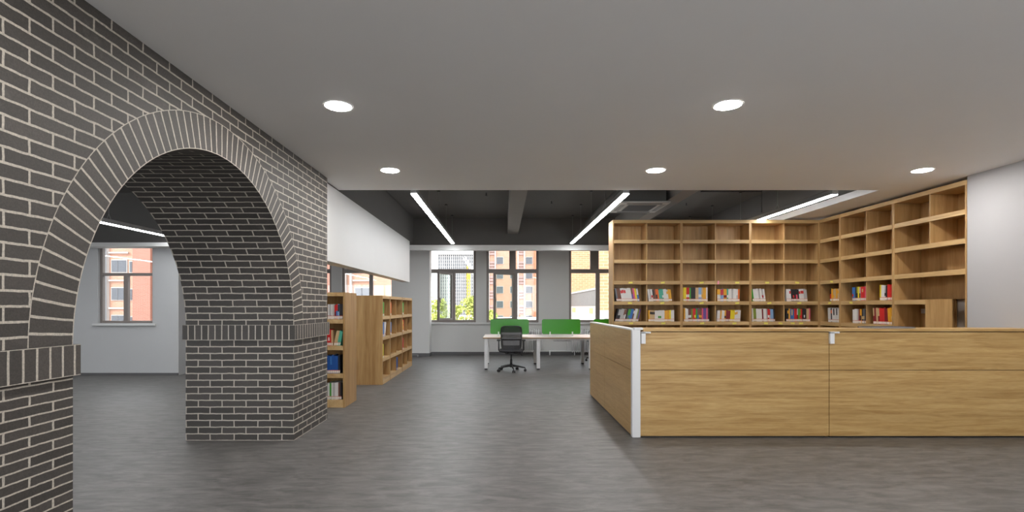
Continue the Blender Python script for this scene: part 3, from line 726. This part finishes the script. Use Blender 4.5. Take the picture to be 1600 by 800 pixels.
# ------------------------------------------------------------------ office chair
def office_chair(loc, rz, label, dh=0, big=1.0):
    """faces local +y"""
    t = thing('office_chair', loc, label, 'office chair', None, rz)
    # five-star base: one mesh for each spoke
    for k in range(5):
        a = -PI/2+.16+k*2*PI/5; c, s_ = math.cos(a), math.sin(a)
        m = MB(); m.tube([(c*.02, s_*.02, .125), (c*.15, s_*.15, .112), (c*.30, s_*.30, .082)], [.027, .02, .015], 8)
        sp = m.build('base_spoke', BLACKP, t, smooth=True)
        m = MB(); cx, cy = c*.305, s_*.305; tx, ty = -s_, c
        for sgn in (-1, 1):
            m.tube([(cx+tx*sgn*.010, cy+ty*sgn*.010, .029), (cx+tx*sgn*.028, cy+ty*sgn*.028, .029)], .0285, 14)
        m.tube([(cx, cy, .03), (cx, cy, .085)], .009, 8)
        m.build('caster', BLACKP, sp, smooth=False)
    MB().tube([(0, 0, .09), (0, 0, .16)], .036, 16).tube([(0, 0, .16), (0, 0, .26)], .026, 16).tube([(0, 0, .26), (0, 0, .385+dh)], .015, 14).build('gas_column', BLACKP, t, smooth=True)
    B(-.10, .10, -.12, .10, .385+dh, .42+dh).box(-.05, .05, -.24, -.12, .39+dh, .415+dh).build('tilt_mechanism', BLACKP, t, bevel=.006)
    MB().tube([(.08, 0, .40+dh), (.20, -.02, .385+dh), (.235, -.02, .345+dh)], [.006, .006, .012], 8).build('lever', BLACKP, t, smooth=True)
    # seat: rounded pad with waterfall edge
    m = MB(); n = 24; R = []
    for (sx, sy, z) in ((.20, .20, .421), (.245, .24, .428), (.255, .25, .45), (.25, .245, .475), (.2, .2, .488)):
        R.append(len(m.v))
        for i in range(n*2):
            a = PI*i/n; ca, sa = math.cos(a), math.sin(a); e = 2/5
            px = sx*math.copysign(abs(ca)**e, ca); py = sy*math.copysign(abs(sa)**e, sa)
            m.v.append((px, py+.01, z+dh-(max(0, py-.12)*.15)))
    for a, b in zip(R, R[1:]):
        for i in range(n*2): j = (i+1) % (n*2); m.f.append((a+i, a+j, b+j, b+i)); m.m.append(0)
    m.f.append(tuple(range(R[0], R[0]+2*n))[::-1]); m.m.append(0); m.f.append(tuple(range(R[-1], R[-1]+2*n))); m.m.append(0)
    m.build('seat', SEATF, t, smooth=True)
    # backrest surface helper: x in [-1,1], v in [0,1] -> point on curved back
    zb, zt = .50+dh, .985+dh
    def bp(u, v, off=0):
        hw = .195+.025*math.sin(v*PI*.55)
        x_ = u*hw; z = zb-.05+(zt-zb+.05)*v
        y_ = -.235-.045*v+.03*math.sin(v*PI)+.05*(u*u)+off
        return (x_, y_, z)
    m = MB(); ns = 40; loop = []
    for i in range(ns):
        a = 2*PI*i/ns; ca, sa = math.cos(a), math.sin(a); e = .32
        u = math.copysign(abs(ca)**e, ca); v = .5+.5*math.copysign(abs(sa)**e, sa)
        loop.append(bp(u, v))
    loop.append(loop[0]); m.tube(loop, .0135, 8, caps=False).build('back_frame', BLACKP, t, smooth=True)
    def sheet(v0, v1, u=.97, off=0, th=.004, nu=10, nv=6):
        m = MB(); k = []
        for o_ in (0, th):
            k.append(len(m.v))
            for j in range(nv+1):
                for i in range(nu+1): m.v.append(bp(-u+2*u*i/nu, v0+(v1-v0)*j/nv, off+o_))
        for s_, base in enumerate(k):
            for j in range(nv):
                for i in range(nu):
                    a = base+j*(nu+1)+i; q = (a, a+1, a+nu+2, a+nu+1); m.f.append(q if s_ == 0 else q[::-1]); m.m.append(0)
        return m
    sheet(.03, .97, nv=14).build('back_mesh', BLACKF, t, smooth=True)
    sheet(.66, .75, off=-.014, nv=3).build('back_brace', GREYP, t, smooth=True)
    sheet(.50, .54, off=-.012, nv=2).build('back_brace', GREYP, t, smooth=True)
    lum = sheet(.24, .42, u=.85, off=-.020, nv=3).build('lumbar_pad', GREYP, t, smooth=True)
    m = MB()
    for i in range(12):
        u = -.8+1.6*i/11; m.tube([bp(u, .25, -.024), bp(u, .41, -.024)], .0035, 6)
    m.build('rib_panel', BLACKP, lum)
    MB().tube([(-.11, -.18, .40+dh), (-.14, -.225, .43+dh), bp(-.7, .06)], .014, 8).tube([(.11, -.18, .40+dh), (.14, -.225, .43+dh), bp(.7, .06)], .014, 8).tube([(-.11, -.18, .40+dh), (.11, -.18, .40+dh)], .014, 8).build('back_bracket', BLACKP, t, smooth=True)
    for sg in (-1, 1):
        arm = MB().tube([(sg*.16, .0, .415+dh), (sg*.25, 0, .43+dh), (sg*.268, 0, .46+dh), (sg*.268, 0, .66+dh)], [.014, .016, .015, .012], 8).build('armrest', BLACKP, t, smooth=True)
        B(sg*.27-.04, sg*.27+.04, -.12, .12, .66+dh, .685+dh).build('arm_pad', BLACKP, arm, bevel=.01)
    return t
office_chair((.19, 11.15, 0), 0, 'black mesh office chair seen from behind, drawn up to the desk')
office_chair((2.45, 13.15, 0), math.radians(105), 'black office chair at the desk, all but hidden behind the counter end', dh=.09)

# ------------------------------------------------------------------ radiators and pipes under the windows
def radiator(x0, n, label):
    t = thing('radiator', (x0, BY-.12, 0), label, 'radiator', 'white column radiators under the windows')
    for k in range(n):
        cx = k*.06+.03
        m = MB()
        for yy in (-.035, .035): m.tube([(cx, yy, .12), (cx, yy, .72)], .015, 10)
        m.tube([(cx, -.035, .72), (cx, -.015, .745), (cx, .015, .745), (cx, .035, .72)], .015, 8)
        m.tube([(cx, -.035, .12), (cx, -.015, .095), (cx, .015, .095), (cx, .035, .12)], .015, 8)
        m.build('radiator_column', RADM, t, smooth=True)
    MB().tube([(0, 0, .70), (n*.06, 0, .70)], .015, 10).tube([(0, 0, .13), (n*.06, 0, .13)], .015, 10).build('header_pipe', RADM, t, smooth=True)
    for cx in (.09, n*.06-.09): MB().tube([(cx, 0, 0), (cx, 0, .12)], .01, 8).build('foot', RADM, t)
    return t
radiator(.16, 15, 'white column radiator under the window behind the office chair')
radiator(1.98, 15, 'white column radiator under the window behind the last desk leg')
p = MB().tube([(1.08, BY-.10, .13), (1.962, BY-.10, .13)], .012, 10).tube([(1.36, BY-.10, .13), (1.36, BY-.10, 0)], .018, 10).tube([(1.14, BY-.10, .13), (1.14, BY-.07, .68), (1.085, BY-.12, .70)], .010, 8).tube([(1.86, BY-.10, .13), (1.86, BY-.07, .60)], .010, 8)
tag(p.build('heating_pipe', RADM, smooth=True), 'thin white heating pipe on the wall between the two radiators', 'pipe')
fb = thing('floor_socket_box', (-2.44, 14.38, 0), 'small grey socket box on the floor at the column foot', 'socket box')
B(-.09, .09, -.05, .05, 0, .055).build('body', plain('grey_box', srgb(150, 150, 150), .4), fb, bevel=.004)
B(-.07, .07, -.052, -.0505, .012, .042).build('front_plate', BLACKP, fb)

# ------------------------------------------------------------------ ceiling services
ac = thing('ceiling_air_conditioner', (2.42, 9.15, 3.15), 'pale square air conditioner cassette on the dark ceiling above the bookcases', 'air conditioner')
ACM = plain('pale_ac_plastic', srgb(176, 174, 170), .45); ACD = plain('ac_grille', srgb(96, 96, 96), .6)
B(-.42, .42, -.47, .47, 0, .03).build('front_panel', ACM, ac, bevel=.008)
B(-.36, .36, -.40, .40, .0305, .5).build('body', plain('ac_body', srgb(88, 87, 85), .6), ac)
m = B(-.25, .25, -.27, .27, -.004, -.0005)
for k in range(16): m.box(-.24, .24, -.255+k*.034, -.247+k*.034, -.008, -.004)
m.build('grille', ACD, ac)
for sx in (-1, 1):
    m = B(sx*.31, sx*.385, -.3, .3, -.003, -.0005, 0)
    for k in range(9): m.box(sx*.315, sx*.38, -.28+k*.068, -.262+k*.068, -.007, -.003, 1)
    m.build('louver', [ACD, ACM], ac)
for sy in (-1, 1): B(-.3, .3, sy*.34, sy*.42, -.004, -.0005).build('louver', ACD, ac)
for k, (cx, cy) in enumerate(((-.38, -.42), (.38, -.42), (-.38, .42), (.38, .42))): MB().tube([(cx*.9, cy*.9, .03), (cx*.9, cy*.9, .5)], .006, 6).build('hanging_rod', HOUSM, ac)
p = MB().tube([(3.27, 8.5, 3.3), (4.28, 8.5, 3.3), (4.28, 8.5, 2.95)], .011, 8).tube([(3.3, 8.5, 3.3), (3.3, 8.5, DZ)], .008, 6).tube([(4.28, 8.5, 3.3), (4.28, 8.5, DZ)], .008, 6)
tag(p.build('ceiling_conduit', BLACKP, smooth=True), 'thin dark conduit hung across the dark ceiling, turning down above the bookcases', 'conduit')
p = MB().tube([(2.1, 7.4, 3.5), (2.1, 12.9, 3.5)], .05, 12).tube([(2.5, 7.4, 3.45), (2.5, 8.68, 3.45)], .04, 12)
tag(p.build('ceiling_duct_pipe', DARKM, smooth=True), 'dark insulated pipe running along the dark ceiling to the air conditioner', 'pipe')
for k, (sx, sy) in enumerate(((-.35, 8.4), (-.32, 10.2), (1.1, 9.0), (1.05, 11.0), (3.7, 9.2), (4.0, 11.2))):
    s = thing('sprinkler', (sx, sy, DZ), ['sprinkler on the dark ceiling above the open floor', 'sprinkler on the dark ceiling, farther along from the open floor lamp', 'sprinkler between the long beam and the second pendant', 'sprinkler near the window end of the second pendant', 'sprinkler above the back bookcases', 'sprinkler beyond the back bookcases near the side pendant'][k], 'sprinkler', 'sprinklers on the dark ceiling')
    MB().tube([(0, 0, 0), (0, 0, -.05)], .01, 8).build('pipe_stub', BLACKP, s); MB().tube([(0, 0, -.05), (0, 0, -.056)], .022, 12).build('deflector', BLACKP, s)

# ------------------------------------------------------------------ outside
GZ = -3.6
struct('ground', B(-90, 90, 15.4, 420, GZ-.3, GZ), plain('pale_paving', srgb(170, 168, 162), .9, var=.1, scale=.3))
APB = brick_mat('orange_facade_tile', .5, .16, .5, srgb(162, 118, 96), srgb(170, 128, 106), srgb(186, 158, 142), ms=.012, wob=0)
APR = brick_mat('red_facade_brick', .5, .12, .5, srgb(130, 82, 66), srgb(138, 92, 76), srgb(160, 124, 110), ms=.012, wob=0)
PEACH = brick_mat('peach_facade_tile', .5, .17, .5, srgb(166, 118, 82), srgb(176, 130, 92), srgb(194, 160, 130), ms=.015, wob=0)
PALE = plain('pale_render', srgb(176, 172, 168), .9); OWIN = plain('facade_window_glass', srgb(72, 76, 82), .3, var=.2, scale=1)
OFR = plain('facade_window_frame', srgb(90, 90, 94), .5); ORP = plain('orange_downpipe', srgb(180, 104, 72), .5)
RAIL = plain('grey_brown_railing', srgb(140, 120, 116), .6)
def uvbox(m, x0, x1, y0, y1, z0, z1, mi=0):
    m.quad([(x0,y0,z0),(x1,y0,z0),(x1,y0,z1),(x0,y0,z1)], mi, [(x0,z0),(x1,z0),(x1,z1),(x0,z1)])
    m.quad([(x1,y0,z0),(x1,y1,z0),(x1,y1,z1),(x1,y0,z1)], mi, [(y0,z0),(y1,z0),(y1,z1),(y0,z1)])
    m.quad([(x0,y1,z0),(x0,y0,z0),(x0,y0,z1),(x0,y1,z1)], mi, [(y1,z0),(y0,z0),(y0,z1),(y1,z1)])
    m.quad([(x1,y1,z0),(x0,y1,z0),(x0,y1,z1),(x1,y1,z1)], mi, [(x1,z0),(x0,z0),(x0,z1),(x1,z1)])
    m.quad([(x0,y0,z1),(x1,y0,z1),(x1,y1,z1),(x0,y1,z1)], mi, [(x0,y0),(x1,y0),(x1,y1),(x0,y1)])
    return m
def fwin(root, x0, x1, z0, z1, y):
    f_ = B(x0, x1, y-.12, y-.02, z0, z1).build('window', PALE, root)
    B(x0+.08, x1-.08, y-.16, y-.121, z0+.08, z1-.08).build('pane', OWIN, f_)
    xm = x0+(x1-x0)*.42
    B(xm-.03, xm+.03, y-.19, y-.161, z0+.08, z1-.08).box(x0+.08, x1-.08, y-.19, y-.161, z0+.08, z0+.14).box(x0+.08, x1-.08, y-.19, y-.161, z1-.14, z1-.08).build('window_bars', OFR, f_)
    return f_
# apartment block far behind the middle windows
YB = 106
ap = thing('apartment_building', (0, 0, 0), 'tall peach apartment block with white stripes and rows of windows, outside the middle window', 'building')
uvbox(MB(), -5.8, 22, YB, YB+12, GZ, 26).build('wall', APB, ap)
for u in range(4):
    bx_ = -2.65+u*6.0
    m = MB(); m.box(bx_-.25, bx_-.02, YB-.35, YB-.01, GZ, 26).box(bx_+1.05, bx_+1.3, YB-.35, YB-.01, GZ, 26); m.build('pilaster', PALE, ap)
    m = MB()
    for k in range(9):
        for j in range(3): m.box(bx_+.02, bx_+1.02, YB-.22, YB-.02, -3+k*3+j*.62, -3+k*3+j*.62+.45)
    m.build('railing_panel', RAIL, ap)
    for k in range(7):
        z = -1.9+k*3.0; fwin(ap, bx_+1.4, bx_+2.85, z, z+1.5, YB)
        if u == 0: fwin(ap, bx_+4.2, bx_+5.1, z, z+1.5, YB)
MB().tube([(6.75, YB-.4, GZ), (6.75, YB-.4, 26)], .22, 10).build('downpipe', ORP, ap)
# low white canopy building before it
lb_ = thing('low_building', (0, 0, 0), 'low white building with a projecting canopy below the peach block', 'building')
B(-4, 12, 70, 78, GZ, -.6).build('wall', PALE, lb_); B(-4.5, 12.5, 68.5, 78.2, -.6, -.2).build('roof', plain('white_roof', srgb(226, 222, 216), .8), lb_)
B(2.5, 12, 66, 68.4, -1.6, -1.3).build('canopy', PALE, lb_)
# tower
tw = thing('office_tower', (0, 0, 0), 'far pale office tower with narrow vertical fins, outside the window beside the column', 'building')
TG = brick_mat('tower_window_grid', 1.2, 1.9, 0, srgb(66, 74, 84), srgb(88, 96, 106), srgb(154, 156, 158), ms=.26, wob=0)
uvbox(MB(), -37.5, 2, 300, 325, GZ, 31.5).build('wall', TG, tw)
for k in range(28):
    xx = -37.4+k*1.2
    B(xx-.16, xx+.16, 299.3, 299.99, GZ, 32).build('fin', PALE, tw)
B(-38, 2.5, 299, 326, 31.6, 33.5).build('roof', PALE, tw)
# crane
cr_ = thing('tower_crane', (-13.2, 200, GZ), 'yellow lattice tower crane in front of the far office tower', 'crane')
CRY = plain('crane_yellow', srgb(232, 170, 40), .5); CRW = plain('crane_white', srgb(232, 232, 228), .5)
def lattice(m, a, b, w_, step, r):
    a, b = Vector(a), Vector(b); d = (b-a).normalized(); u = d.cross(Vector((0, 1, 0))).normalized()*w_/2; v = Vector((0, 1, 0))*w_/2
    cs = [u+v, u-v, -u-v, -u+v]
    for c in cs: m.tube([a+c, b+c], r, 4)
    n = int((b-a).length/step)
    for i in range(n):
        p0 = a+d*step*i; p1 = a+d*step*(i+1)
        for j in range(4): m.tube([p0+cs[j], p1+cs[(j+1) % 4]], r*.7, 4)
m = MB(); lattice(m, (0, 0, 0), (0, 0, 21), 1.0, 1.3, .13); m.build('mast', CRY, cr_)
m = MB(); lattice(m, (2.6, 0, 17), (-1.8, 0, 24.4), .9, 1.1, .16); m.build('jib', CRW, cr_)
B(-.7, .9, -.7, .7, 15.6, 17.4).build('cab', CRY, cr_)
# buildings to the left, behind the side-room window and the header windows
ab = thing('apartment_building', (0, 0, 0), 'orange brick apartment block with white framed windows, seen through the arch window', 'building')
YA = 56
m = MB()
uvbox(m, -52, -11.2, YA, YA+12, GZ, 18, 0)
m.build('wall', [APB, APR], ab)
for k, xc in enumerate((-45.2, -38.6, -32, -25.4, -18.8)):
    uvbox(MB(), xc-.9, xc+1.0, YA-1.0, YA-.01, GZ, 18).build('bay_wall', APR, ab)
    B(xc+1.6, xc+1.9, YA-.4, YA-.01, GZ, 18).box(xc+2.3, xc+2.5, YA-.4, YA-.01, GZ, 18).build('pilaster', PALE, ab)
    for j in range(6):
        z = -.95+j*3.0; fwin(ab, xc+2.75, xc+4.5, z, z+1.45, YA); fwin(ab, xc-1.9, xc-1.15, z, z+1.3, YA)
        B(xc+2.6, xc+4.7, YA-.3, YA-.13, z-.9, z-.75).build('ledge', PALE, ab)
# peach wall, slatted screen and white parapet outside the window by the bookcases
pb = thing('annex_building', (0, 0, 0), 'peach tiled annex outside the window beside the bookcases', 'building')
uvbox(MB(), 4.5, 14, 46, 54, GZ, 8).build('wall', PEACH, pb)
uvbox(MB(), 5.30, 12, 28, 28.4, 1.2, 8).build('upper_wall', PEACH, pb); B(5.30, 12, 28, 28.4, GZ, 1.195).build('lower_wall', PALE, pb)
B(5.9, 7.3, 27.9, 27.99, 3.2, 5.2).build('window_shutter', PALE, pb)
sc_ = thing('slatted_screen', (0, 0, 0), 'grey slatted screen standing on a white parapet outside the window by the bookcases', 'screen fence')
B(6, 6.3, 31, 45.9, GZ, 1.42).build('parapet', PALE, sc_)
m = MB()
SG = plain('grey_screen_slat', srgb(112, 110, 108), .7, var=.2, scale=3)
k = 31.1
while k < 45.8: m.box(6.05, 6.12, k, k+.17, 1.43, 2.5); k += .23
m.build('slats', SG, sc_); B(6.0, 6.2, 31, 45.9, 2.5, 2.62).build('top_rail', PALE, sc_)
for a_, b_ in ((34.2, 35.4), (42.2, 44.0)): B(5.96, 5.999, a_, b_, .95, 1.3).build('vent_panel', plain('tan_vent', srgb(206, 170, 110), .8), sc_)
# trees
LEAF = plain('leaf_yellow_green', srgb(160, 168, 84), .7, var=.35, scale=2); BARK = plain('bark', srgb(98, 80, 62), .9, var=.2)
def tree(x_, y_, top, r, label, seed):
    rnd = random.Random(seed)
    t = thing('leafy_tree', (x_, y_, GZ), label, 'tree', 'trees outside the window beside the column'); H = top-GZ
    m = MB(); m.tube([(0, 0, 0), (.05, 0, H*.35), (0, .05, H*.75)], [.16, .11, .04], 8)
    for k in range(7):
        a = k*2.4; z = H*(.35+.05*k); m.tube([(0, 0, z), (math.cos(a)*r*.6, math.sin(a)*r*.6, z+r*.5)], [.05, .015], 6)
    m.build('trunk', BARK, t)
    m = MB(); cl = []
    for k in range(26):
        a = rnd.uniform(0, 2*PI); rr_ = r*math.sqrt(rnd.random()); z = H-r*.4-rnd.random()*H*.5
        cl.append((math.cos(a)*rr_*.8, math.sin(a)*rr_*.8, z, rnd.uniform(.35, .6)*r*.7))
    cl.append((0, 0, H-r*.3, r*.3))
    for k in range(8000):
        cx, cy, cz, cr__ = cl[k % len(cl)]
        d = Vector((rnd.gauss(0, 1), rnd.gauss(0, 1), rnd.gauss(0, 1))).normalized()*cr__*rnd.random()**.35
        c = Vector((cx, cy, min(cz, H-.1)))+d; u = Vector((rnd.gauss(0, 1), rnd.gauss(0, 1), rnd.gauss(0, 1))).normalized(); v = u.cross(Vector((rnd.gauss(0, 1), rnd.gauss(0, 1), rnd.gauss(0, 1)))).normalized()
        s_ = rnd.uniform(.06, .1)
        m.quad([c-u*s_, c-v*s_*.5, c+u*s_, c+v*s_*.5])
    o = m.build('crown', LEAF, t); o['kind'] = 'stuff'
tree(-4.3, 31, 2.0, 1.5, 'yellow-green tree under the tower, at the window frame beside the column', 1)
tree(-2.75, 23, 1.75, .95, 'yellow-green tree under the tower, seen through the open casement', 2)
tree(-1.6, 27.5, 2.0, 1.25, 'yellow-green tree at the foot of the crane', 3)
tree(-.75, 33, 1.2, .75, 'small pale green tree low in the middle window', 4)
